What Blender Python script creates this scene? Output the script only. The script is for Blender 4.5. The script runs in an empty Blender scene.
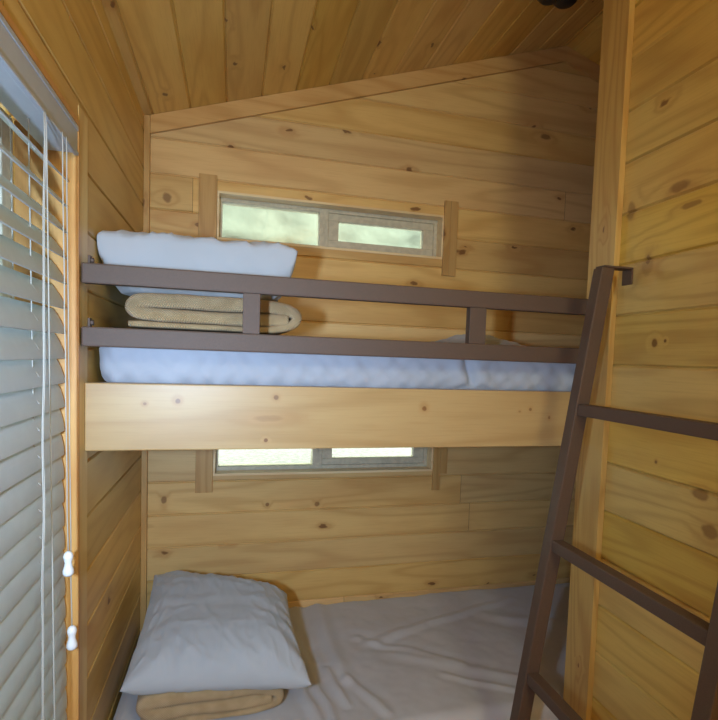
import bpy, bmesh, math, random
from mathutils import Vector, Matrix, noise
C = bpy.context.scene.collection
S = bpy.context.scene

# ------------------------------------------------------------------ camera
cam_d = bpy.data.cameras.new('camera'); cam = bpy.data.objects.new('camera', cam_d); C.objects.link(cam)
rt = Vector((0.96457842, -0.26147982, 0.03488218)); up = Vector((-0.01736248, 0.06901589, 0.99746446)); fw = Vector((0.26322426, 0.96273834, -0.0620313))
CP = Vector((0.2918, 0.0, 1.3413))
m = Matrix.Identity(4)
for i in range(3):
    m[i][0] = rt[i]; m[i][1] = up[i]; m[i][2] = -fw[i]; m[i][3] = CP[i]
cam.matrix_world = m
cam_d.sensor_fit = 'HORIZONTAL'; cam_d.sensor_width = 36; cam_d.lens = 36 * 537.82 / 718
cam_d.shift_x = -(379.41 - 359) / 718; cam_d.shift_y = (391.81 - 360) / 718
cam_d.clip_start = 0.02; cam_d.clip_end = 200
S.camera = cam

# ------------------------------------------------------------------ node helpers
class NT:
    def __init__(s, mat):
        mat.use_nodes = True; s.t = mat.node_tree; s.t.nodes.clear()
    def n(s, typ, **k):
        nd = s.t.nodes.new(typ)
        for a, b in k.items(): setattr(nd, a, b)
        return nd
    def put(s, sock, v):
        if hasattr(v, 'links') or isinstance(v, bpy.types.NodeSocket): s.t.links.new(v, sock)
        elif v is not None: sock.default_value = v
    def math(s, op, a, b=None, c=None):
        nd = s.n('ShaderNodeMath', operation=op)
        for i, v in enumerate((a, b, c)):
            if v is not None: s.put(nd.inputs[i], v)
        return nd.outputs[0]
    def vmath(s, op, a, b=None):
        nd = s.n('ShaderNodeVectorMath', operation=op)
        s.put(nd.inputs[0], a)
        if b is not None: s.put(nd.inputs[1], b)
        return nd
    def comb(s, x, y, z=0.0):
        nd = s.n('ShaderNodeCombineXYZ'); s.put(nd.inputs[0], x); s.put(nd.inputs[1], y); s.put(nd.inputs[2], z); return nd.outputs[0]
    def mr(s, v, a, b, c=0.0, d=1.0, smooth=True):
        nd = s.n('ShaderNodeMapRange'); nd.interpolation_type = 'SMOOTHSTEP' if smooth else 'LINEAR'
        for i, x in enumerate((v, a, b, c, d)): s.put(nd.inputs[i], x)
        return nd.outputs[0]
    def mix(s, f, a, b, mode='MIX'):
        nd = s.n('ShaderNodeMix', data_type='RGBA', blend_type=mode)
        s.put(nd.inputs[0], f); s.put(nd.inputs[6], a); s.put(nd.inputs[7], b); return nd.outputs[2]
    def noise(s, vec, scale=1.0, detail=2.0, rough=0.5, dist=0.0):
        nd = s.n('ShaderNodeTexNoise'); s.put(nd.inputs['Vector'], vec); nd.inputs['Scale'].default_value = scale
        nd.inputs['Detail'].default_value = detail; nd.inputs['Roughness'].default_value = rough; nd.inputs['Distortion'].default_value = dist
        return nd.outputs[0]
    def out(s, col, rough=0.5, spec=0.5, metal=0.0, bump=None, bs=0.3, bd=0.001, **extra):
        p = s.n('ShaderNodeBsdfPrincipled'); o = s.n('ShaderNodeOutputMaterial')
        s.put(p.inputs['Base Color'], col); s.put(p.inputs['Roughness'], rough); s.put(p.inputs['Specular IOR Level'], spec)
        p.inputs['Metallic'].default_value = metal
        for k, v in extra.items(): s.put(p.inputs[k.replace('_', ' ')], v)
        if bump is not None:
            b = s.n('ShaderNodeBump'); s.put(b.inputs['Height'], bump); b.inputs['Strength'].default_value = bs; b.inputs['Distance'].default_value = bd
            s.t.links.new(b.outputs[0], p.inputs['Normal'])
        s.t.links.new(p.outputs[0], o.inputs[0]); return p

def srgb(r, g, b):
    f = lambda c: (c / 255 / 12.92) if c / 255 < .04045 else ((c / 255 + .055) / 1.055) ** 2.4
    return (f(r), f(g), f(b), 1)

def wood(name, u='X', v='Z', pitch=None, off=0.0, light=srgb(216, 180, 110), dark=srgb(186, 142, 74), red=srgb(196, 148, 88),
         knots=(), seed=0.0, K=6.0, joint=2.6, auto=0.80, vary=0.16, rough=0.42, coat=.12):
    mat = bpy.data.materials.new(name); t = NT(mat)
    sep = t.n('ShaderNodeSeparateXYZ'); t.t.links.new(t.n('ShaderNodeTexCoord').outputs['Object'], sep.inputs[0])
    ax = {'X': 0, 'Y': 1, 'Z': 2}; U = sep.outputs[ax[u]]; V = sep.outputs[ax[v]]; W = sep.outputs[3 - ax[u] - ax[v]]
    if pitch:
        pid = t.math('FLOOR', t.math('DIVIDE', t.math('SUBTRACT', V, off), pitch))
        w1 = t.n('ShaderNodeTexWhiteNoise', noise_dimensions='1D'); t.put(w1.inputs['W'], t.math('ADD', pid, seed + .37))
        jid = t.math('FLOOR', t.math('ADD', t.math('DIVIDE', U, joint), t.math('MULTIPLY', w1.outputs[0], 7.0)))
        w2 = t.n('ShaderNodeTexWhiteNoise', noise_dimensions='2D'); t.put(w2.inputs['Vector'], t.comb(t.math('ADD', pid, seed + .5), jid))
        col = w2.outputs['Color']
        # butt joint line
        fr = t.math('FRACT', t.math('ADD', t.math('DIVIDE', U, joint), t.math('MULTIPLY', w1.outputs[0], 7.0)))
        jl = t.math('LESS_THAN', fr, .0016 / joint)
    else:
        w2 = t.n('ShaderNodeTexWhiteNoise', noise_dimensions='1D'); w2.inputs['W'].default_value = seed + 3.1
        col = w2.outputs['Color']; jl = None
    sc = t.n('ShaderNodeSeparateXYZ'); t.t.links.new(col, sc.inputs[0])
    R1, R2, R3 = sc.outputs
    o1 = t.math('MULTIPLY', R1, 41.0); o2 = t.math('MULTIPLY', R2, 37.0)
    # knots by cells
    kv = t.comb(t.math('ADD', t.math('MULTIPLY', U, 4.6), o1), t.math('ADD', t.math('MULTIPLY', V, 8.2), o2), t.math('MULTIPLY', W, 2.0))
    kn_ = t.n('ShaderNodeTexNoise'); t.put(kn_.inputs['Vector'], t.comb(t.math('MULTIPLY', U, 22), t.math('MULTIPLY', V, 40), W)); kn_.inputs['Scale'].default_value = 1.0; kn_.inputs['Detail'].default_value = 2.0
    kvw = t.vmath('ADD', kv, t.vmath('MULTIPLY', t.vmath('SUBTRACT', kn_.outputs[1], (.5, .5, .5)).outputs[0], (.26, .20, 0)).outputs[0]).outputs[0]
    vo = t.n('ShaderNodeTexVoronoi', voronoi_dimensions='2D'); t.put(vo.inputs['Vector'], kvw); vo.inputs['Scale'].default_value = 1.0
    vs = t.n('ShaderNodeSeparateXYZ'); t.t.links.new(vo.outputs['Color'], vs.inputs[0])
    on = t.math('GREATER_THAN', vs.outputs[0], auto)
    size = t.mr(vs.outputs[1], 0, 1, .025, .085, False)
    d = vo.outputs['Distance']
    kmask = t.math('MULTIPLY', t.mr(t.math('DIVIDE', d, size), .55, 1.15, 1, 0), on)
    halo = t.math('MULTIPLY', t.mr(d, .03, .26, 1, 0), on)
    for kx, ky, ru, rv, st in knots:
        dv = t.vmath('MULTIPLY', t.vmath('SUBTRACT', t.comb(U, V), (kx, ky, 0)).outputs[0], (1 / ru, 1 / rv, 0)).outputs[0]
        ln = t.vmath('LENGTH', dv).outputs['Value']
        ln = t.math('ADD', ln, t.math('MULTIPLY', t.math('SUBTRACT', t.noise(t.comb(t.math('MULTIPLY', U, 60), t.math('MULTIPLY', V, 60)), 1, 1), .5), .6))
        kmask = t.math('MAXIMUM', kmask, t.mr(ln, .6, 1.1, st, 0))
        halo = t.math('MAXIMUM', halo, t.mr(ln, .6, 3.2, 1, 0))
    # growth rings
    gv = t.comb(t.math('ADD', t.math('MULTIPLY', U, 1.0), o1), t.math('ADD', t.math('MULTIPLY', V, 9.0), o2), t.math('ADD', t.math('MULTIPLY', W, 9.0), t.math('MULTIPLY', R3, 19.0)))
    g = t.noise(gv, 1.0, 1.0, .4)
    g = t.math('ADD', g, t.math('MULTIPLY', halo, .09))
    wob = t.noise(t.comb(t.math('MULTIPLY', U, 7.0), t.math('MULTIPLY', V, 70.0), t.math('MULTIPLY', W, 70.0)), 1.0, 2.0)
    ph = t.math('ADD', t.math('MULTIPLY', g, 6.283 * K), t.math('MULTIPLY', wob, 1.3))
    ring = t.math('POWER', t.mr(t.math('SINE', ph), -1, 1, 0, 1, False), 2.6)
    fib = t.noise(t.comb(t.math('MULTIPLY', U, 9.0), t.math('MULTIPLY', V, 260.0), t.math('MULTIPLY', W, 260.0)), 1.0, 2.5, .6)
    blot = t.noise(t.comb(t.math('ADD', t.math('MULTIPLY', U, 3.0), o2), t.math('MULTIPLY', V, 12.0), t.math('MULTIPLY', W, 12.0)), 1.0, 3.0, .55)
    c = t.mix(t.math('MULTIPLY', ring, .46), light, dark)
    c = t.mix(t.math('MULTIPLY', t.mr(blot, .42, .72), .40), c, red)
    c = t.mix(t.math('MULTIPLY', t.mr(fib, .45, .75), .25), c, dark)
    val = t.mr(R3, 0, 1, 1 - vary, 1 + vary * .5, False)
    hsv = t.n('ShaderNodeHueSaturation'); t.put(hsv.inputs['Color'], c); t.put(hsv.inputs['Value'], val)
    t.put(hsv.inputs['Hue'], t.mr(R1, 0, 1, .494, .501, False)); t.put(hsv.inputs['Saturation'], t.mr(R2, 0, 1, .93, 1.07, False))
    c = hsv.outputs[0]
    c = t.mix(t.math('MULTIPLY', halo, .20), c, srgb(168, 112, 56))
    c = t.mix(t.math('MULTIPLY', kmask, .82), c, srgb(104, 62, 30))
    if jl is not None: c = t.mix(t.math('MULTIPLY', jl, .75), c, srgb(70, 45, 25))
    t.out(c, rough, .42, bump=t.math('ADD', t.math('MULTIPLY', fib, .6), t.math('MULTIPLY', ring, .3)), bs=.25, bd=.0006, Coat_Weight=coat, Coat_Roughness=.36)
    return mat

def cloth(name, col, bump_scale=900, bs=.25, rough=.9, var=.05, sheen=.2, big=0.0):
    mat = bpy.data.materials.new(name); t = NT(mat)
    tc = t.n('ShaderNodeTexCoord').outputs['Object']
    nz = t.noise(tc, 9, 3); wv = t.noise(tc, bump_scale, 2)
    c = t.mix(t.mr(nz, .3, .7), tuple(x * (1 - var) for x in col[:3]) + (1,), col)
    h = wv
    if big: h = t.math('ADD', wv, t.math('MULTIPLY', t.noise(tc, 26, 4, .6, .6), big))
    t.out(c, rough, .25, bump=h, bs=bs, bd=.0012, Sheen_Weight=sheen)
    return mat

def plain(name, col, rough=.5, spec=.5, metal=0, ns=400, bs=.1, var=.08, bd=.0005):
    mat = bpy.data.materials.new(name); t = NT(mat)
    tc = t.n('ShaderNodeTexCoord').outputs['Object']
    nz = t.noise(tc, ns, 3)
    c = t.mix(t.mr(nz, .35, .65), tuple(x * (1 - var) for x in col[:3]) + (1,), tuple(min(1, x * (1 + var)) for x in col[:3]) + (1,))
    t.out(c, rough, spec, metal, bump=nz, bs=bs, bd=bd)
    return mat

# ------------------------------------------------------------------ mesh helpers
def link(name, bm, mat, parent=None, smooth=False, kind=None):
    bmesh.ops.recalc_face_normals(bm, faces=bm.faces)
    me = bpy.data.meshes.new(name); bm.to_mesh(me); bm.free()
    if smooth:
        for p in me.polygons: p.use_smooth = True
    me.materials.append(mat)
    o = bpy.data.objects.new(name, me); C.objects.link(o)
    if parent: o.parent = parent
    if kind: o['kind'] = kind
    return o
def box(bm, lo, hi, bev=0.0, seg=2):
    lo, hi = Vector(lo), Vector(hi)
    r = bmesh.ops.create_cube(bm, size=1.0); vs = r['verts']
    for v in vs: v.co = Vector(((lo[i] + hi[i]) / 2 + v.co[i] * (hi[i] - lo[i]) for i in range(3)))
    if bev:
        es = {e for v in vs for e in v.link_edges}
        bmesh.ops.bevel(bm, geom=list(es), offset=bev, segments=seg, affect='EDGES', profile=.6)
def boxes(name, mat, lst, parent=None, bev=.0015, kind=None, seg=2):
    bm = bmesh.new()
    for lo, hi in lst: box(bm, lo, hi, bev, seg)
    return link(name, bm, mat, parent, kind=kind)
def beam(bm, p0, p1, w, d, xdir=(1, 0, 0), bev=.003, level=False):
    """square tube from p0 to p1, w along xdir, d along the third direction"""
    p0, p1 = Vector(p0), Vector(p1); z = (p1 - p0).normalized(); x = Vector(xdir); x = (x - z * x.dot(z)).normalized(); y = z.cross(x)
    r = bmesh.ops.create_cube(bm, size=1.0); vs = r['verts']; L = (p1 - p0).length; c = (p0 + p1) / 2
    for v in vs:
        a = v.co.copy()
        q = c + x * a.x * w + y * a.y * d + z * a.z * L
        if level: # cut the ends level with the ground
            end = p1 if a.z > 0 else p0
            q += z * ((end.z - q.z) / z.z)
        v.co = q
    if bev:
        es = {e for v in vs for e in v.link_edges}
        bmesh.ops.bevel(bm, geom=list(es), offset=bev, segments=2, affect='EDGES', profile=.6)
def tube(bm, pts, r, seg=8, cap=True):
    pts = [Vector(p) for p in pts]; rings = []
    for i, p in enumerate(pts):
        t = (pts[min(i + 1, len(pts) - 1)] - pts[max(i - 1, 0)]).normalized()
        a = Vector((0, 1, 0)) if abs(t.y) < .9 else Vector((1, 0, 0))
        x = t.cross(a).normalized(); y = t.cross(x)
        rr = r[i] if isinstance(r, (list, tuple)) else r
        rings.append([bm.verts.new(p + (x * math.cos(k * 2 * math.pi / seg) + y * math.sin(k * 2 * math.pi / seg)) * rr) for k in range(seg)])
    for a, b in zip(rings, rings[1:]):
        for k in range(seg): bm.faces.new((a[k], a[(k + 1) % seg], b[(k + 1) % seg], b[k]))
    if cap: bm.faces.new(rings[0]); bm.faces.new(rings[-1][::-1])
def empty(name, loc=(0, 0, 0), label=None, cat=None, group=None, kind=None):
    o = bpy.data.objects.new(name, None); C.objects.link(o); o.location = loc; o.empty_display_size = .05
    if label: o['label'] = label
    if cat: o['category'] = cat
    if group: o['group'] = group
    if kind: o['kind'] = kind
    return o
def adopt(parent):
    """children were modelled in world space: keep them there under a moved Empty"""
    for c in parent.children: c.matrix_parent_inverse = Matrix.Translation(-parent.location)

def plank_wall(name, fn, a0, a1, b0, b1, thick, pitch, off, holes, mat, clip=(), g=.0042, gd=.005):
    """grooved plank panel; fn(a, b, depth) -> point, depth grows out of the room"""
    prof = {b0: 0.0, b1: 0.0}
    k = math.ceil((b0 - off) / pitch)
    while off + k * pitch < b1 - .004:
        b = off + k * pitch
        if b > b0 + .004:
            prof[b - g] = 0.0; prof[b - .0006] = gd; prof[b + .0006] = gd; prof[b + g] = 0.0
        k += 1
    for ha0, ha1, hb0, hb1 in holes:
        for h in (hb0, hb1):
            if not any(abs(h - q) < 1e-4 for q in prof): prof[h] = 0.0
    bs = sorted(prof); A = sorted({a0, a1} | {x for h in holes for x in h[:2]})
    def inside(i, j):
        a = (A[i] + A[i + 1]) / 2; b = (bs[j] + bs[j + 1]) / 2
        return any(h[0] < a < h[1] and h[2] < b < h[3] for h in holes)
    bm = bmesh.new(); F = {}; B = {}
    def fv(i, j):
        if (i, j) not in F: F[i, j] = bm.verts.new(fn(A[i], bs[j], prof[bs[j]]))
        return F[i, j]
    def bv(i, j):
        if (i, j) not in B: B[i, j] = bm.verts.new(fn(A[i], bs[j], thick))
        return B[i, j]
    nA, nB = len(A) - 1, len(bs) - 1
    solid = lambda i, j: 0 <= i < nA and 0 <= j < nB and not inside(i, j)
    for i in range(nA):
        for j in range(nB):
            if not solid(i, j): continue
            bm.faces.new((fv(i, j), fv(i + 1, j), fv(i + 1, j + 1), fv(i, j + 1)))
            bm.faces.new((bv(i, j), bv(i, j + 1), bv(i + 1, j + 1), bv(i + 1, j)))
            for di, dj, p, q in ((-1, 0, (i, j), (i, j + 1)), (1, 0, (i + 1, j), (i + 1, j + 1)), (0, -1, (i, j), (i + 1, j)), (0, 1, (i, j + 1), (i + 1, j + 1))):
                if not solid(i + di, j + dj): bm.faces.new((fv(*p), fv(*q), bv(*q), bv(*p)))
    for co, no in clip:
        r = bmesh.ops.bisect_plane(bm, geom=list(bm.verts) + list(bm.edges) + list(bm.faces), plane_co=co, plane_no=no, clear_outer=True)
        ed = [e for e in bm.edges if len(e.link_faces) == 1]
        if ed: bmesh.ops.holes_fill(bm, edges=ed, sides=0)
    return link(name, bm, mat, kind='structure')

# ------------------------------------------------------------------ constants
D = 1.95; P = .115; RX = 1.536; EZ = 2.098; SL = .3225; RZ = EZ + SL * RX
WX = 1.17                      # partition (right wall) face
YB = 1.208                     # front of the bunk boards
FX = 2.06                      # end of the bunk nook
def ceil_z(x): return EZ + SL * x if x < RX else RZ - SL * (x - RX)

LT = srgb(228, 190, 136)
M_back = wood('pine_back_wall', 'X', 'Z', P, .89, srgb(224, 188, 122), srgb(190, 144, 82), srgb(204, 158, 98), seed=11,
              knots=[(.17, 1.77, .012, .008, .9), (.07, 1.85, .016, .018, .8), (.42, .80, .008, .008, .9), (.60, .795, .01, .01, .8), (.07, .83, .01, .016, .8), (1.47, 2.24, .025, .012, .8)])
M_left = wood('pine_left_wall', 'Y', 'Z', .118, .987, srgb(222, 192, 120), srgb(194, 156, 86), srgb(190, 146, 82), seed=23, auto=.86, joint=7)
M_right = wood('pine_right_wall', 'Y', 'Z', .118, 1.108, srgb(212, 182, 100), srgb(174, 138, 68), srgb(182, 140, 74), seed=37, K=8, auto=.93, joint=7,
               knots=[(1.007, 1.578, .008, .012, .9), (1.007, 1.568, .02, .028, .35), (.972, 1.395, .010, .010, .9), (.942, 1.399, .004, .004, 1),
                      (.828, 1.100, .024, .012, .75), (.80, 1.035, .022, .016, .75), (.945, 1.14, .004, .004, .9), (1.07, 1.70, .014, .024, .6), (.93, 1.715, .03, .012, .7), (.90, 1.67, .03, .007, .7)])
M_ceil = wood('pine_ceiling', 'Y', 'X', .115, .026, srgb(224, 186, 104), srgb(192, 144, 70), srgb(198, 144, 70), seed=51, K=7, joint=7)
M_trim = wood('pine_trim', 'X', 'Z', None, 0, srgb(218, 178, 122), srgb(186, 138, 82), seed=3, auto=.8)
M_trimz = wood('pine_upright_trim', 'Z', 'X', None, 0, srgb(208, 170, 108), srgb(174, 128, 70), seed=5, auto=.8, K=9)
M_post = wood('pine_partition_trim', 'Z', 'Y', None, 0, srgb(208, 176, 110), srgb(168, 126, 68), srgb(184, 142, 80), seed=9, auto=.9, K=14)
M_jamb = wood('pine_jamb', 'Z', 'X', None, 0, srgb(204, 158, 92), srgb(178, 124, 60), seed=8, auto=.9)
M_board = wood('pine_bunk_board', 'X', 'Z', None, 0, srgb(180, 150, 96), srgb(156, 120, 66), srgb(168, 132, 78), seed=14, auto=2.0, K=4.5, coat=.25,
               knots=[(.385, 1.247, .006, .006, .8), (.18, 1.236, .006, .006, .9), (.115, 1.2295, .004, .0035, .8), (.365, 1.151, .005, .005, 1), (.37, 1.20, .036, .008, .28),
                      (.735, 1.225, .007, .007, .9), (1.02, 1.226, .005, .005, .8), (1.075, 1.205, .004, .005, .8), (.99, 1.22, .004, .003, .5)])
M_reveal = wood('pine_daylit_reveal', 'X', 'Y', None, 0, srgb(240, 218, 166), srgb(222, 186, 126), seed=18, auto=.9)  # lining pine made paler: daylight from outside is put into its colour
M_side = wood('pine_side_trim', 'Z', 'Y', None, 0, srgb(226, 204, 144), srgb(196, 164, 102), srgb(200, 166, 104), seed=29, auto=.9)
M_floor = wood('plank_floor', 'Y', 'X', .09, 0, srgb(150, 110, 70), srgb(110, 76, 46), seed=71)
M_ply = wood('plywood', 'X', 'Y', None, 0, srgb(214, 178, 124), srgb(190, 146, 94), seed=61, auto=.95)
M_sheet = cloth('white_cotton', (.50, .50, .53, 1), 1400, .2, big=1.6)
M_mat = cloth('white_quilted_cover', (.39, .42, .49, 1), 1200, .2, big=1.0)
M_case = cloth('pillowcase_cotton', (.42, .455, .50, 1), 1500, .18, big=1.2)
M_vinyl = plain('taupe_vinyl', srgb(196, 188, 164), .5, .4, ns=60, bs=.05)
M_vinyl2 = plain('white_vinyl', srgb(226, 224, 206), .5, .4, ns=60, bs=.05)
M_slat = plain('white_slat', srgb(214, 222, 234), .45, .5, ns=40, bs=.03, var=.02)
_t = M_slat.node_tree; _p = next(n for n in _t.nodes if n.type == 'BSDF_PRINCIPLED'); _o = next(n for n in _t.nodes if n.type == 'OUTPUT_MATERIAL')
_tl = _t.nodes.new('ShaderNodeBsdfTranslucent'); _tl.inputs[0].default_value = (.68, .80, .80, 1); _m = _t.nodes.new('ShaderNodeMixShader'); _m.inputs[0].default_value = .30
_t.links.new(_p.outputs[0], _m.inputs[1]); _t.links.new(_tl.outputs[0], _m.inputs[2]); _t.links.new(_m.outputs[0], _o.inputs[0])
M_cord = plain('white_cord', srgb(180, 180, 174), .8, .2, ns=900, bs=.3, var=.04)
M_tass = plain('white_plastic', srgb(236, 240, 244), .35, .5, ns=50, bs=.02, var=.02)
M_metal = plain('dark_brown_powder_coated_steel', srgb(84, 66, 56), .55, .45, ns=1100, bs=.5, var=.16, bd=.0008)
M_black = plain('black_enamel', srgb(34, 28, 34), .5, .5, ns=200, bs=.05)
M_leaf = plain('foliage', (.25, .275, .24, 1), .7, .3, ns=2.2, bs=.6, var=.14, bd=.1)
M_gnd = plain('pale_gravel', (.30, .285, .295, 1), .9, .2, ns=12, bs=.4, var=.15, bd=.02)
# knitted blanket: fine ribs
mat = bpy.data.materials.new('tan_knit_blanket'); t = NT(mat)
tc = t.n('ShaderNodeTexCoord').outputs['Object']; sp = t.n('ShaderNodeSeparateXYZ'); t.t.links.new(tc, sp.inputs[0])
h = t.math('MULTIPLY', t.math('SINE', t.math('MULTIPLY', sp.outputs[0], 1150)), t.math('SINE', t.math('MULTIPLY', t.math('ADD', sp.outputs[2], t.math('MULTIPLY', sp.outputs[1], .7)), 1150)))
c = t.mix(t.mr(t.noise(tc, 30, 3), .3, .7), srgb(186, 158, 116), srgb(206, 180, 138))
c = t.mix(t.mr(h, -1, 1, .0, .25), c, srgb(176, 148, 104))
t.out(c, .95, .15, bump=h, bs=.9, bd=.002, Sheen_Weight=.2); M_blan = mat
# pane: clear glass
mat = bpy.data.materials.new('clear_glass'); t = NT(mat)
tr = t.n('ShaderNodeBsdfTransparent'); tr.inputs[0].default_value = (.96, .98, .96, 1)
gl = t.n('ShaderNodeBsdfGlossy'); gl.inputs['Roughness'].default_value = .02
fr = t.n('ShaderNodeFresnel'); fr.inputs[0].default_value = 1.45
nz = t.n('ShaderNodeBump'); t.put(nz.inputs['Height'], t.noise(t.n('ShaderNodeTexCoord').outputs['Object'], 4, 1)); nz.inputs['Strength'].default_value = .02
t.t.links.new(nz.outputs[0], gl.inputs['Normal'])
mx = t.n('ShaderNodeMixShader'); o_ = t.n('ShaderNodeOutputMaterial')
t.t.links.new(fr.outputs[0], mx.inputs[0]); t.t.links.new(tr.outputs[0], mx.inputs[1]); t.t.links.new(gl.outputs[0], mx.inputs[2]); t.t.links.new(mx.outputs[0], o_.inputs[0])
M_glass = mat

# ------------------------------------------------------------------ room shell
HU = (.236, 1.050, 1.734, 1.884)      # upper opening in the back wall
HL = (.236, 1.046, .916, 1.066)       # lower opening
YR = -1.35                            # rear of the room
clipL = ((0, 0, EZ - .001), (-SL, 0, 1)); clipR = ((RX, 0, RZ - .001), (SL, 0, 1))
plank_wall('wall_back', lambda a, b, d: (a, D + d, b), -.12, FX + .1, 0, 2.7, .10, P, .89 - 7 * P, [HU, HL], M_back, clip=(clipL, clipR))
LH = (.10, 1.165, .52, 1.762)         # opening in the left wall (y0, y1, z0, z1)
plank_wall('wall_left', lambda a, b, d: (-d, a, b), YR, D, 0, EZ - .001, .12, .118, .987 - 8 * .118, [LH], M_left, clip=(clipL,))
plank_wall('wall_right', lambda a, b, d: (WX + d, a, b), YR, 1.196, 0, EZ + SL * WX - .001, .09, .118, 1.108 - 9 * .118, [], M_right, clip=(clipL,))
plank_wall('wall_far_right', lambda a, b, d: (FX + d, a, b), 1.196, D, 0, 2.6, .10, .118, .02, [], M_right, clip=(clipR,))
plank_wall('wall_nook_front', lambda a, b, d: (a, 1.196 - d, b), WX + .09, FX, 0, 2.7, .08, P, .09, [], M_back, clip=(clipL, clipR))
boxes('floor', M_floor, [((-.12, YR - .1, -.06), (FX + .1, D + .1, 0))], bev=0, kind='structure')
def cl(side):
    if side < 0: return lambda a, b, d: (b, a, EZ + SL * b + d)
    return lambda a, b, d: (b, a, RZ - SL * (b - RX) + d)
bm_src = plank_wall('ceiling', cl(-1), YR - .1, D + .1, -.12, RX, .05, P, .026 - P, [], M_ceil)
r_ = plank_wall('ceiling_right_slope', cl(1), YR - .1, D + .1, RX, FX + .1, .05, P, RX + .03, [], M_ceil)
# one ceiling object from both slopes
bm = bmesh.new(); bm.from_mesh(bm_src.data); bm.from_mesh(r_.data); bm.to_mesh(bm_src.data); bm.free(); bpy.data.objects.remove(r_)
# rear of the room, behind the camera
boxes('wall_rear', M_left, [((-.12, YR - .1, 0), (WX + .09, YR, EZ + .3))], bev=0, kind='structure')

# trims on the back wall
bm = bmesh.new()
def slope_board(bm, x0, x1, h, y0, y1):
    co = []
    for y in (y0, y1):
        for x, dz in ((x0, 0), (x1, 0), (x1, -h), (x0, -h)): co.append(bm.verts.new((x, y, ceil_z(x) + dz - .0005)))
    a, b = co[:4], co[4:]
    bm.faces.new(a); bm.faces.new(b[::-1])
    for k in range(4): bm.faces.new((a[k], b[k], b[(k + 1) % 4], a[(k + 1) % 4]))
slope_board(bm, .019, RX, .057, D - .014, D - .0002); link('trim_1', bm, M_trim, kind='structure')
bm = bmesh.new(); slope_board(bm, RX + .0005, FX - .001, .057, D - .014, D - .0002); link('trim_2', bm, M_trim, kind='structure')
boxes('trim_3', M_trimz, [((.0002, D - .020, 0), (.0185, D - .0002, EZ + .002))], bev=.0015, kind='structure')
n = 4
for x0, x1, z0, z1 in ((.171, .2292, 1.675, 1.938), (1.054, 1.078, 1.665, 1.945), (1.0785, 1.108, 1.665, 1.945),
                       (.172, .2292, .853, 1.12), (1.0495, 1.078, .835, 1.12), (1.0785, 1.106, .90, 1.12)):
    boxes('trim_%d' % n, M_trimz, [((x0, D - .012, z0), (x1, D - .0002, z1))], bev=.001, kind='structure'); n += 1
# edge trim where the partition ends at the bunks
boxes('trim_%d' % n, M_post, [((WX - .016, 1.098, 0), (WX - .0002, 1.194, ceil_z(WX - .016) - .001))], bev=.0015, kind='structure'); n += 1
# upright trim beside the blind
boxes('trim_%d' % n, M_side, [((.0002, 1.1675, .40), (.0014, 1.232, 1.80))], bev=.0004, kind='structure'); n += 1

# ------------------------------------------------------------------ small windows in the back wall
def back_window(name, H, label):
    x0, x1, z0, z1 = H; w = empty(name, ((x0 + x1) / 2, D + .05, z0), kind='structure'); w['label'] = label
    yf, yb = D + .052, D + .098
    boxes('jamb_lining', M_reveal, [((x0 - .006, D - .003, z1 - .001), (x1 + .004, yf, z1 + .007)), ((x0 - .006, D - .003, z0 - .007), (x1 + .004, yf, z0 + .001)),
                            ((x0 - .006, D - .003, z0), (x0 + .001, yf, z1)), ((x1 - .001, D - .003, z0), (x1 + .005, yf, z1))], w, .0008)
    f = .014
    boxes('window_frame', M_vinyl, [((x0, yf, z1 - f), (x1, yb, z1)), ((x0, yf, z0), (x1, yb, z0 + f)), ((x0, yf, z0 + f), (x0 + .010, yb, z1 - f)), ((x1 - f, yf, z0 + f), (x1, yb, z1 - f)),
                              ((x0 + .352, yf - .004, z0 + .004), (x0 + .386, yb, z1 - .004))], w, .002)
    s0, s1 = x0 + .386, x1 - f
    t_ = .026
    sa = boxes('sash', M_vinyl, [((s0, yf + .006, z1 - f - t_), (s1, yb - .01, z1 - f)), ((s0, yf + .006, z0 + f), (s1, yb - .01, z0 + f + .024)),
                       ((s0, yf + .006, z0 + f + .024), (s0 + .040, yb - .01, z1 - f - t_)), ((s1 - .042, yf + .006, z0 + f + .024), (s1, yb - .01, z1 - f - t_))], w, .002)
    boxes('latch', M_vinyl, [((x0 + .366, yf - .010, (z0 + z1) / 2 - .012), (x0 + .372, yf - .003, (z0 + z1) / 2 + .012))], w, .001)
    boxes('pane', M_glass, [((x0 + .008, yf + .02, z0 + f - .002), (x0 + .354, yf + .024, z1 - f + .002))], w, 0)
    boxes('pane', M_glass, [((s0 + .038, yf + .02, z0 + f + .022), (s1 - .040, yf + .024, z1 - f - t_ + .002))], w, 0)
    adopt(w)
back_window('window_1', HU, 'upper narrow sliding window above the top bunk')
back_window('window_2', HL, 'lower narrow sliding window half hidden below the top bunk board')

# ------------------------------------------------------------------ side window with blind
w = empty('window_3', (-.1, .6, .52), kind='structure'); w['label'] = 'tall side window behind the white slatted blind'
y0, y1, z0, z1 = LH
boxes('jamb_lining', M_jamb, [((-.103, y1 - .008, z0), (.0035, y1 + .0015, z1)), ((-.103, y0 - .0015, z0), (.0035, y0 + .008, z1)), ((-.103, y0, z1 - .004), (.0035, y1, z1 + .008)),
                              ((-.103, y0, z0 - .012), (.0035, y1, z0 + .008))], w, .001)
boxes('window_frame', M_vinyl2, [((-.15, y1 - .062, z0 + .008), (-.104, y1 - .008, z1 - .008)), ((-.15, y0 + .008, z0 + .008), (-.104, y0 + .062, z1 - .008)),
                                 ((-.15, y0 + .062, z1 - .062), (-.104, y1 - .062, z1 - .008)), ((-.15, y0 + .062, z0 + .008), (-.104, y1 - .062, z0 + .062)),
                                 ((-.145, y0 + .062, 1.12), (-.108, y1 - .062, 1.16))], w, .003)
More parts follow.
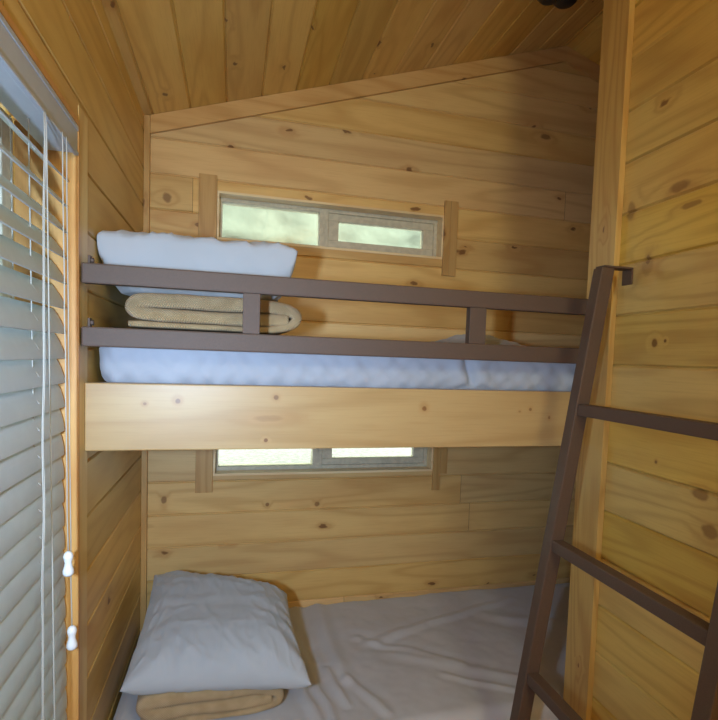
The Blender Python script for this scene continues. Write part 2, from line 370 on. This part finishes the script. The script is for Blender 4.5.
boxes('pane', M_glass, [((-.130, y0 + .060, z0 + .060), (-.126, y1 - .060, 1.121))], w, 0)
boxes('pane', M_glass, [((-.130, y0 + .060, 1.159), (-.126, y1 - .060, z1 - .060))], w, 0)
adopt(w)

bl = empty('window_blind', (-.03, .63, .56), 'white horizontal slat blind covering the side window on the left, tilted half closed', 'window blind')
BY0, BY1 = .112, 1.148
boxes('headrail', M_slat, [((-.052, BY0, 1.704), (-.0035, BY1, 1.7535))], bl, .002)
boxes('valance', M_slat, [((-.003, BY0 - .002, 1.702), (.0025, BY1 + .006, 1.7555)), ((.0025, BY0 - .002, 1.747), (.0045, BY1 + .006, 1.7555)), ((.0025, BY0 - .002, 1.702), (.0045, BY1 + .006, 1.708))], bl, .001)
def slat_bm(zc, xc, th, wd=.05, n=8, crown=.0022, tk=.0026):
    bm = bmesh.new(); ring = []
    xs = []
    for side in (1, -1):
        for i in (range(n + 1) if side == 1 else range(n, -1, -1)):
            s = (i / n - .5) * wd; hh = crown * (1 - (2 * s / wd) ** 2) + side * tk / 2
            xs.append((s, hh))
    for y in (BY0 + .003, BY1 - .003):
        r = []
        for s, hh in xs: # s<0: room edge (low), s>0: outer edge (high)
            x = xc - s * math.cos(th) - hh * math.sin(th) * -1; z = zc + s * math.sin(th) + hh * math.cos(th)
            r.append(bm.verts.new((x, y, z)))
        ring.append(r)
    k = len(xs)
    for i in range(k): bm.faces.new((ring[0][i], ring[0][(i + 1) % k], ring[1][(i + 1) % k], ring[1][i]))
    bm.faces.new(ring[0]); bm.faces.new(ring[1][::-1]); return bm
zs = []
zc = 1.665
while zc > .60:
    f_ = (1.665 - zc) / 1.1; xc = -.030 + .013 * f_
    kn = [(1.7, 36), (1.665, 40), (1.50, 57), (1.38, 66), (1.25, 74), (1.08, 84), (0, 84)]
    th = next(math.radians(b0 + (b1 - b0) * (a0 - zc) / (a0 - a1)) for (a0, b0), (a1, b1) in zip(kn, kn[1:]) if a1 <= zc <= a0)
    zs.append((zc, xc)); link('slat', slat_bm(zc, xc, th), M_slat, bl, smooth=False); zc -= .0459
boxes('bottom_rail', M_slat, [((-.042, BY0 + .003, .535), (.004, BY1 - .003, .556))], bl, .003)
random.seed(4)
for ys in (1.0, .32):
    for xx in (-.004, -.0545):
        bm = bmesh.new(); tube(bm, [(xx + .011 * i / 39, ys, 1.705 - i * .03) for i in range(39)], .0011, 6); link('ladder_cord', bm, M_cord, bl)
    bm = bmesh.new(); tube(bm, [(-.030 + .012 * i / 39, ys + .002, 1.705 - i * .03) for i in range(39)], .0010, 6); link('lift_cord', bm, M_cord, bl)
for z, xc in zs: # short string loops where the lift cord passes through each slat
    bm = bmesh.new(); tube(bm, [(xc - .003, 1.002, z + .010), (xc + .001, 1.004, z + .004), (xc + .006, 1.012, z - .006)], .0011, 5); link('string_loop', bm, M_cord, bl)
# tilt / pull cords
def cordpts(x, y, ztop, zbot, n=30, a=.002, dy=0.0):
    return [(x + a * math.sin(i * .9) * .4, y + dy * i / n + a * math.sin(i * 1.3 + x * 90), ztop + (zbot - ztop) * i / n) for i in range(n + 1)]
bm = bmesh.new(); tube(bm, cordpts(.006, .955, 1.70, .50, a=.0016, dy=-.024), .0009, 8); link('pull_cord', bm, M_cord, bl, True)
bm = bmesh.new(); tube(bm, cordpts(.007, .958, 1.70, .50, a=.0020, dy=-.025), .0007, 8); link('pull_cord', bm, M_cord, bl, True)
for y_, zb in ((1.062, .968), (1.085, .818)):
    bm = bmesh.new(); tube(bm, cordpts(.010, y_ - .030, 1.70, zb, a=.0007, dy=.030), .0010, 8)
    cd = link('tilt_cord', bm, M_cord, bl, True)
    bm = bmesh.new()
    prof = [(0.0, .003), (.003, .0065), (.009, .0085), (.014, .0075), (.020, .0058), (.027, .0068), (.034, .0090), (.040, .0094), (.044, .0070), (.046, .002)]
    tube(bm, [(.0105, y_, zb + .006 - s) for s, r in prof], [r for s, r in prof], 16)
    link('tassel', bm, M_tass, bl, True)
adopt(bl)

# ------------------------------------------------------------------ bunks
BX1 = FX - .04
ub = empty('upper_bunk', (.6, YB, 1.131), 'pale pine upper bunk with a wide knotty front board under the guard rail', 'bunk bed')
boxes('front_board', M_board, [((.0016, YB, 1.131), (BX1, YB + .038, 1.2714))], ub, .0025)
boxes('platform', M_ply, [((.0015, YB + .0385, 1.236), (BX1, D - .001, 1.254))], ub, .001)
boxes('cleat', M_trim, [((.0015, D - .04, 1.180), (BX1, D - .001, 1.2355))], ub, .001)
boxes('cleat', M_trim, [((.0015, YB + .0385, 1.180), (.036, D - .0405, 1.2355))], ub, .001)
adopt(ub)
lb = empty('lower_bunk', (.6, YB, 0), 'low pine lower bunk base under the wrinkled white sheet', 'bunk bed')
boxes('front_board', M_board, [((.0016, YB, .0), (BX1, YB + .038, .300))], lb, .0025)
boxes('platform', M_ply, [((.0015, YB + .0385, .26), (BX1, D - .001, .285))], lb, .001)
adopt(lb)

def rrect(w, h, r, n=8, sub=.02):
    """closed loop (a,b,nx,nz) of a rounded rectangle centred at 0"""
    pts = []
    for cx, cy, a0 in ((w / 2 - r, h / 2 - r, 0), (-w / 2 + r, h / 2 - r, 90), (-w / 2 + r, -h / 2 + r, 180), (w / 2 - r, -h / 2 + r, 270)):
        for k in range(n + 1):
            a = math.radians(a0 + 90 * k / n); pts.append((cx + r * math.cos(a), cy + r * math.sin(a), math.cos(a), math.sin(a)))
    out = []
    for i, p in enumerate(pts):
        q = pts[(i + 1) % len(pts)]; d = math.hypot(q[0] - p[0], q[1] - p[1]); k = max(1, int(d / sub))
        for j in range(k):
            f = j / k; out.append(tuple(p[m_] * (1 - f) + q[m_] * f for m_ in range(4)))
    return out
def slab(name, x0, x1, y0, y1, z0, z1, r, mat, disp, parent=None, dx=.012, sub=.012):
    L = x1 - x0; W = y1 - y0; H = z1 - z0; xs = []; x = 0
    nr = 10
    ends = [r * (1 - math.cos(math.radians(90 * k / nr))) for k in range(nr + 1)]
    n = int((L - 2 * r) / dx)
    xs = ends + [r + (L - 2 * r) * k / n for k in range(1, n)] + [L - e for e in ends[::-1]]
    loop = rrect(W, H, r, 8, sub); bm = bmesh.new(); rings = []
    for x in xs:
        t_ = min(x, L - x); ins = 0 if t_ >= r else r - math.sqrt(max(0, r * r - (r - t_) ** 2))
        nx = 0 if t_ >= r else (r - t_) / r * (-1 if x < L / 2 else 1)
        row = []
        for a, b, na, nb in loop:
            sa = a - na * ins; sb = b - nb * ins
            nn = Vector((nx, na, nb)); nn.normalize()
            p = Vector((x0 + x, (y0 + y1) / 2 + sa, (z0 + z1) / 2 + sb))
            row.append(bm.verts.new(disp(p, nn)))
        rings.append(row)
    k = len(loop)
    for a, b in zip(rings, rings[1:]):
        for i in range(k): bm.faces.new((a[i], a[(i + 1) % k], b[(i + 1) % k], b[i]))
    bm.faces.new(rings[0]); bm.faces.new(rings[-1][::-1])
    return link(name, bm, mat, parent, smooth=True)
def N(p, s, off=0): return noise.noise(Vector((p[0] * s + off, p[1] * s + off * .7, p[2] * s - off)))
def ridge(p, s, off=0, w=.12):
    n_ = abs(N(p, s, off)); return max(0, 1 - n_ / w)
def seg_d(px, py, a, b):
    ax, ay = a; bx, by = b; vx, vy = bx - ax, by - ay; l = vx * vx + vy * vy
    t_ = max(0, min(1, ((px - ax) * vx + (py - ay) * vy) / l)); return math.hypot(px - ax - vx * t_, py - ay - vy * t_), t_

UM = (.012, BX1 - .01, YB + .042, D - .006, 1.2545, 1.383)
def disp_up(p, n_):
    q = p.copy(); top = n_.z > .5; front = n_.y < -.5
    # quilting: diamonds sewn through the cover
    a = (p.x + (p.z if front else p.y)) / .052 + .5 * N(p, 7); b = (p.x - (p.z if front else p.y)) / .052 + .5 * N(p, 7, 9)
    qu = (abs(math.sin(a * math.pi)) * abs(math.sin(b * math.pi))) ** .5
    d = .0055 * qu - .004 + .006 * N(p, 6, 3) + .004 * N(p, 22, 5)
    if n_.z > -.5:
        s = .09 if top else .0
        dd = abs(p.x - (.872 - .30 * (p.z - 1.31)))
        if front or (n_.y < -.1): d -= .017 * math.exp(-(dd / .009) ** 2) - .007 * math.exp(-((dd - .03) / .02) ** 2)
    q += n_ * d
    if n_.z > .3: # hump of bunched cover towards the back
        hump = .046 * math.exp(-((p.x - 1.05) / .15) ** 2 - ((p.y - 1.62) / .12) ** 2)
        q.z += hump * n_.z
        q.z = min(q.z, 1.432)
    if n_.z < -.3: q.z = max(q.z, UM[4])
    q.x = max(q.x, .003); q.y = min(q.y, D - .003); q.x = min(q.x, FX - .003)
    if q.z < 1.275: q.y = max(q.y, YB + .0395)
    return q
t1 = slab('mattress', *UM, .045, M_mat, disp_up, dx=.007, sub=.008)
t1['label'] = 'white quilted mattress on the upper bunk behind the guard rail'; t1['category'] = 'mattress'; t1['group'] = None
del t1['group']

LMZ = .4278
LM = (.012, BX1 - .01, YB + .012, D - .006, .301, LMZ)
wr = [((.46, 1.93), (.56, 1.25), .010, .011), ((.53, 1.92), (.50, 1.55), .014, .006), ((.60, 1.93), (.62, 1.45), .020, .008), ((.62, 1.45), (.70, 1.28), .012, .007), ((.72, 1.62), (1.35, 1.83), .016, .007), ((.70, 1.66), (.98, 1.45), .014, .006), ((.78, 1.55), (1.2, 1.30), .020, .006),
      ((.44, 1.70), (.52, 1.28), .016, .008), ((1.2, 1.72), (1.6, 1.50), .03, .008), ((.90, 1.40), (1.15, 1.25), .012, .005), ((.57, 1.50), (.60, 1.33), .010, .009)]
def disp_low(p, n_):
    q = p.copy(); d = .006 * N(p, 5, 1) + .0025 * N(p, 17, 8) + .0012 * N(p, 45, 2)
    if n_.z > .5:
        for a, b, w_, h_ in wr:
            dd, tt = seg_d(p.x + .012 * N(p, 9, 4), p.y + .012 * N(p, 9, 14), a, b)
            d += h_ * math.exp(-(dd / w_) ** 2) * (.4 + .6 * math.sin(math.pi * min(1, max(0, tt)) * .9 + .15)) - .35 * h_ * math.exp(-((dd - 1.8 * w_) / w_) ** 2)
    q += n_ * d
    if n_.z < -.3: q.z = max(q.z, .2995 + .0015)
    q.x = max(q.x, .003); q.y = min(q.y, D - .003)
    if q.z < .30: q.z = .3015
    return q
t2 = slab('mattress', *LM, .035, M_sheet, disp_low, dx=.008, sub=.008)
t2['label'] = 'white sheeted mattress with soft wrinkles on the lower bunk'; t2['category'] = 'mattress'

# ------------------------------------------------------------------ folded blankets
def catmull(pts, n=8):
    out = []
    P_ = [pts[0]] + list(pts) + [pts[-1]]
    for i in range(1, len(P_) - 2):
        p0, p1, p2, p3 = [Vector(q) for q in P_[i - 1:i + 3]]
        for k in range(n):
            t_ = k / n; out.append(.5 * ((2 * p1) + (-p0 + p2) * t_ + (2 * p0 - 5 * p1 + 4 * p2 - p3) * t_ ** 2 + (-p0 + 3 * p1 - 3 * p2 + p3) * t_ ** 3))
    out.append(Vector(pts[-1])); return out
def blanket(x0, z0, sx, sz, y0, y1, path, th, seed, label):
    cl_ = catmull([Vector((a * sx, b * sz)) for a, b in path], 7)
    tks = catmull([Vector((t_, 0)) for t_ in th], 7)
    A_, B_ = [], []
    def outline(scale):
        L_, R_ = [], []
        for i, c_ in enumerate(cl_):
            tg = (cl_[min(i + 1, len(cl_) - 1)] - cl_[max(i - 1, 0)]).normalized(); nn = Vector((-tg.y, tg.x))
            w_ = tks[i].x / 2 * scale; L_.append(c_ + nn * w_); R_.append(c_ - nn * w_)
        return L_ + R_[::-1]
    bm = bmesh.new(); rings = []; ed = .010
    ys = [(y0, .30), (y0 + .0015, .62), (y0 + .004, .84), (y0 + ed, 1.0)]
    n_ = 34
    ys += [(y0 + ed + (y1 - y0 - 2 * ed) * k / n_, 1.0) for k in range(1, n_)]
    ys += [(y1 - ed, 1.0), (y1 - .004, .84), (y1 - .0015, .62), (y1, .30)]
    for y, s in ys:
        row = []
        for k, q in enumerate(outline(s)):
            p = Vector((x0 + q.x, y, z0 + q.y))
            j = .0022 * N(p, 18, seed)
            p.x += .004 * N((0, y, 0), 7, seed + 3) + j; p.y += .005 * N(p, 14, seed + 7); p.z = max(z0, p.z + .0022 * N(p, 15, seed + 1) * (1 if q.y > .01 else 0))
            row.append(bm.verts.new(p))
        rings.append(row)
    k = len(rings[0])
    for a, b in zip(rings, rings[1:]):
        for i in range(k): bm.faces.new((a[i], a[(i + 1) % k], b[(i + 1) % k], b[i]))
    for r_, fl in ((rings[0], False), (rings[-1], True)):
        h_ = k // 2
        for i in range(h_ - 1):
            f_ = (r_[i], r_[i + 1], r_[k - 2 - i], r_[k - 1 - i]); bm.faces.new(f_ if fl else f_[::-1])
    o = link('folded_blanket', bm, M_blan, smooth=True); o['label'] = label; o['category'] = 'blanket'; o['group'] = 'folded tan blankets'
    return o
# S-fold seen end-on: bottom layer, round right end, top layer, round left end, middle layer
path = [(.045, .10), (.25, .09), (.55, .09), (.82, .10), (.955, .30), (.965, .60), (.84, .77), (.60, .78), (.30, .78), (.115, .76), (.062, .585), (.12, .40), (.30, .365), (.55, .365), (.76, .37), (.925, .42)]
tA = [.013] * 3 + [.016, .022, .027, .031, .0335, .0335, .033, .032, .030, .0285, .0285, .030, .028]
UBZ = 1.3915
blanket(.048, UBZ, .398, .080, 1.30, 1.66, path, [v * 1.0 for v in tA], 5, 'tan folded blanket under the pillow on the upper bunk')
path2 = [(.00, .12), (.25, .11), (.55, .11), (.84, .12), (.965, .34), (.965, .62), (.86, .86), (.60, .88), (.30, .88), (.10, .84), (.035, .60), (.12, .40), (.30, .34), (.50, .40), (.72, .46), (.80, .60)]
LBZ = LMZ + .010
blanket(.075, LBZ, .352, .082, 1.325, 1.66, path, [v * 1.02 for v in tA], 15, 'tan folded blanket under the plump pillow on the lower bunk')

# ------------------------------------------------------------------ pillows
def pillow(FL, FR, BL, BR, ht, hb, zmin, seed, label, n=96, pw=3.2, ex=.55, pinch=.05, xmin=.003):
    FL, FR, BL, BR = [Vector(q) for q in (FL, FR, BL, BR)]
    bm = bmesh.new(); V = {}
    def f(i, j, side):
        u = .35 * -math.cos(math.pi * i / n) + .65 * (2 * i / n - 1); v = .35 * -math.cos(math.pi * j / n) + .65 * (2 * j / n - 1)
        k = (max(0, (1 - abs(u) ** pw)) * max(0, (1 - abs(v) ** pw))) ** ex
        uu = u * (1 - pinch * (1 - v * v)); vv = v * (1 - pinch * (1 - u * u))
        s_, t_ = (uu + 1) / 2, (vv + 1) / 2
        p = FL * (1 - s_) * (1 - t_) + FR * s_ * (1 - t_) + BL * (1 - s_) * t_ + BR * s_ * t_
        q = Vector((u * .22, v * .27, side * .05)); cr = max(abs(u), abs(v)); ang = math.atan2(v, u)
        z = side * (ht if side > 0 else hb) * k
        z += side * k * (.010 * N(q, 6, seed) + .003 * N((q.x * .6, q.y * 1.4, side), 14, seed + 2))
        # creases running in from the seam and folds across the case
        z += side * .0055 * math.sin(ang * 19 + 5 * N(q, 5, seed)) * cr ** 3 * min(1, k * 3) * (1 - k * .6)
        z += side * .0028 * ridge((q.x + q.y * .5, q.y - q.x * .3, side), 6.5, seed + 6, .13) * min(1, 2 * k)
        z += side * .0040 * ridge((q.x * 1.8, q.y * .7, side), 16, seed + 9, .2) * min(1, 2 * k) * cr
        p.z += z; p.z = max(p.z, zmin + .0005 * N(q, 30)); p.x = max(p.x, xmin)
        p.y = min(p.y, D - .003)
        return p
    for side in (1, -1):
        for i in range(n + 1):
            for j in range(n + 1):
                key = (i, j, 0 if (i in (0, n) or j in (0, n)) else side)
                if key not in V: V[key] = bm.verts.new(f(i, j, side))
    g = lambda i, j, s: V[(i, j, 0 if (i in (0, n) or j in (0, n)) else s)]
    for side in (1, -1):
        for i in range(n):
            for j in range(n):
                q = [g(i, j, side), g(i + 1, j, side), g(i + 1, j + 1, side), g(i, j + 1, side)]
                bm.faces.new(q if side > 0 else q[::-1])
    o = link('pillow', bm, M_case, smooth=True); o['label'] = label; o['category'] = 'pillow'; o['group'] = 'white bed pillows'
    return o
pillow((-.002, 1.300, 1.582), (.434, 1.290, 1.586), (.000, 1.82, 1.578), (.436, 1.82, 1.580), .026, .12, UBZ + .0815, 21,
       'white pillow on the folded blanket on the upper bunk, behind the guard rail', pw=7.0, ex=.42, pinch=.03)
pillow((.048, 1.325, .540), (.492, 1.265, .536), (.056, 1.835, .612), (.468, 1.665, .590), .078, .07, LBZ + .0835, 33,
       'plump white pillow on the folded blanket on the lower bunk', pw=3.6, ex=.50, pinch=.055)

# ------------------------------------------------------------------ guard rail
gr = empty('guard_rail', (.58, YB - .02, 1.34), 'dark brown metal guard rail along the front of the upper bunk', 'guard rail')
RY0, RY1 = 1.166, 1.190
for za, zb in ((1.4675, 1.5065), (1.345, 1.3835)):
    boxes('rail', M_metal, [((.0055, RY0, za), (WX - .0165, RY1, zb))], gr, .003)
for xa, xb in ((.3095, .3445), (.824, .866)):
    boxes('baluster', M_metal, [((xa, RY0 + .001, 1.3835), (xb, RY1 - .001, 1.4675))], gr, .001)
for zt in (1.5245, 1.4015):
    br = boxes('bracket', M_metal, [((.0004, 1.160, zt - .058), (.0052, 1.200, zt))] if False else [((.0122, 1.186, zt - .052), (.0165, 1.204, zt))], gr, .001)
    bm = bmesh.new(); tube(bm, [(.0165, 1.195, zt - .009), (.0215, 1.195, zt - .009)], .0052, 6); link('bolt', bm, M_metal, gr)
adopt(gr)

# ------------------------------------------------------------------ ladder
ld = empty('bunk_ladder', (.92, .82, 0), 'dark brown metal ladder leaning on the right wall with hooked top', 'ladder')
def sx(z): return 1.089 - .1477 * (1.56 - z)
YF, YN = 1.046, .606
for yy in (YF, YN):
    bm = bmesh.new(); beam(bm, (sx(0), yy, 0.0), (sx(1.560), yy, 1.560), .033, .031, (1, 0, 0), .003, True); link('stile', bm, M_metal, ld)
    bm = bmesh.new()
    bmx = [((sx(1.567) - .012, yy - .0155, 1.5602), (WX - .0165 if yy == YF else WX - .0165, yy + .0155, 1.5645)),
           ((WX - .0205, yy - .0155, 1.527), (WX - .0162, yy + .0155, 1.5645))]
    for lo, hi in bmx: box(bm, (lo[0] + (.012 if False else 0), lo[1], lo[2]), (hi[0], hi[1], hi[2]), .0012)
    link('hook', bm, M_metal, ld)
for zr in (1.243, .938, .637, .335):
    bm = bmesh.new(); beam(bm, (sx(zr) , YN + .0157, zr), (sx(zr), YF - .0157, zr), .026, .026, (1, 0, 0), .0025); link('rung', bm, M_metal, ld)
adopt(ld)

# ------------------------------------------------------------------ ceiling fixture, cropped by the top of the frame
fx = empty('ceiling_light', (1.215, 1.5, 2.47), 'small dark rounded light fixture on the sloping ceiling at the top edge', 'ceiling light')
zc0 = ceil_z(1.215)
bm = bmesh.new(); tube(bm, [(1.215, 1.5, zc0 + .004), (1.215, 1.5, zc0 - .022)], .045, 28); link('canopy', bm, M_black, fx, True)
bm = bmesh.new()
for dx_ in (-.028, .026):
    tube(bm, [(1.215 + dx_, 1.5, zc0 - .020), (1.215 + dx_, 1.5, zc0 - .040), (1.215 + dx_, 1.5, zc0 - .050), (1.215 + dx_, 1.5, zc0 - .058), (1.215 + dx_, 1.5, zc0 - .061)], [.036, .038, .036, .028, .008], 24)
link('lamp_housing', bm, M_black, fx, True)
adopt(fx)

# ------------------------------------------------------------------ outside
boxes('ground', M_gnd, [((-14, -10, -.45), (14, 16, -.40))], bev=0, kind='structure')
M_bark = plain('bark', (.12, .09, .06, 1), .9, .2, ns=20, bs=.6, var=.3, bd=.02)
def tree(c, rad, label, seed):
    r_ = empty('leafy_tree', (c[0], c[1], -.4), label, 'tree')
    bm = bmesh.new(); bmesh.ops.create_icosphere(bm, subdivisions=6, radius=1)
    for v in bm.verts:
        d = v.co.normalized(); k = 1 + .16 * N(d, 2.4, seed) + .10 * N(d, 6, seed) + .06 * N(d, 16, seed)
        v.co = Vector((c[0] + d.x * rad[0] * k, c[1] + d.y * rad[1] * k, c[2] + d.z * rad[2] * k))
    link('crown', bm, M_leaf, r_, True)
    bm = bmesh.new(); tube(bm, [(c[0], c[1], -.4), (c[0] + .03, c[1], c[2] - rad[2] * .5), (c[0], c[1], c[2])], [.16, .12, .08], 12); link('trunk', bm, M_bark, r_, True)
    adopt(r_)
tree((1.6, 8.0, 4.0), (4.2, 1.5, 2.7), 'blurred pale green foliage outside the upper small back window', 3)
tree((-4.4, 1.8, 3.2), (1.4, 2.9, 2.6), 'blurred green foliage outside the side window, seen between the blind slats', 8)

# ------------------------------------------------------------------ light
wd = bpy.data.worlds.new('world'); S.world = wd; wd.use_nodes = True
nt = wd.node_tree; nt.nodes.clear()
bg = nt.nodes.new('ShaderNodeBackground'); wo = nt.nodes.new('ShaderNodeOutputWorld')
bg.inputs[0].default_value = (.90, 1.0, .86, 1); bg.inputs[1].default_value = 5.2
nt.links.new(bg.outputs[0], wo.inputs[0])
# the camera's flash, held just left of the lens
ld_ = bpy.data.lights.new('camera_flash', 'AREA'); ld_.shape = 'ELLIPSE'; ld_.size = .05; ld_.size_y = .09; ld_.energy = 7.6; ld_.color = (.52, .73, 1.0); ld_.spread = math.radians(108)
fl = bpy.data.objects.new('camera_flash', ld_); C.objects.link(fl); fl.location = (.10, -.01, 1.335)
fl.rotation_euler = (Vector((.20, 1.9, 1.18)) - fl.location).to_track_quat('-Z', 'Y').to_euler()
# added fill light behind the camera to raise the ambient, no fixture modelled
lp = bpy.data.lights.new('ambient_fill', 'POINT'); lp.energy = 27; lp.color = (.98, .98, .66); lp.shadow_soft_size = .16
lo = bpy.data.objects.new('ambient_fill', lp); C.objects.link(lo); lo.location = (.75, -.75, 2.02)

S.view_settings.view_transform = 'Standard'; S.view_settings.look = 'None'; S.view_settings.gamma = 1; S.view_settings.use_curve_mapping = False
S.view_settings.exposure = 0.06
S.cycles.use_denoising = True; S.cycles.max_bounces = 10; S.cycles.diffuse_bounces = 6
S.cycles.sample_clamp_indirect = 6
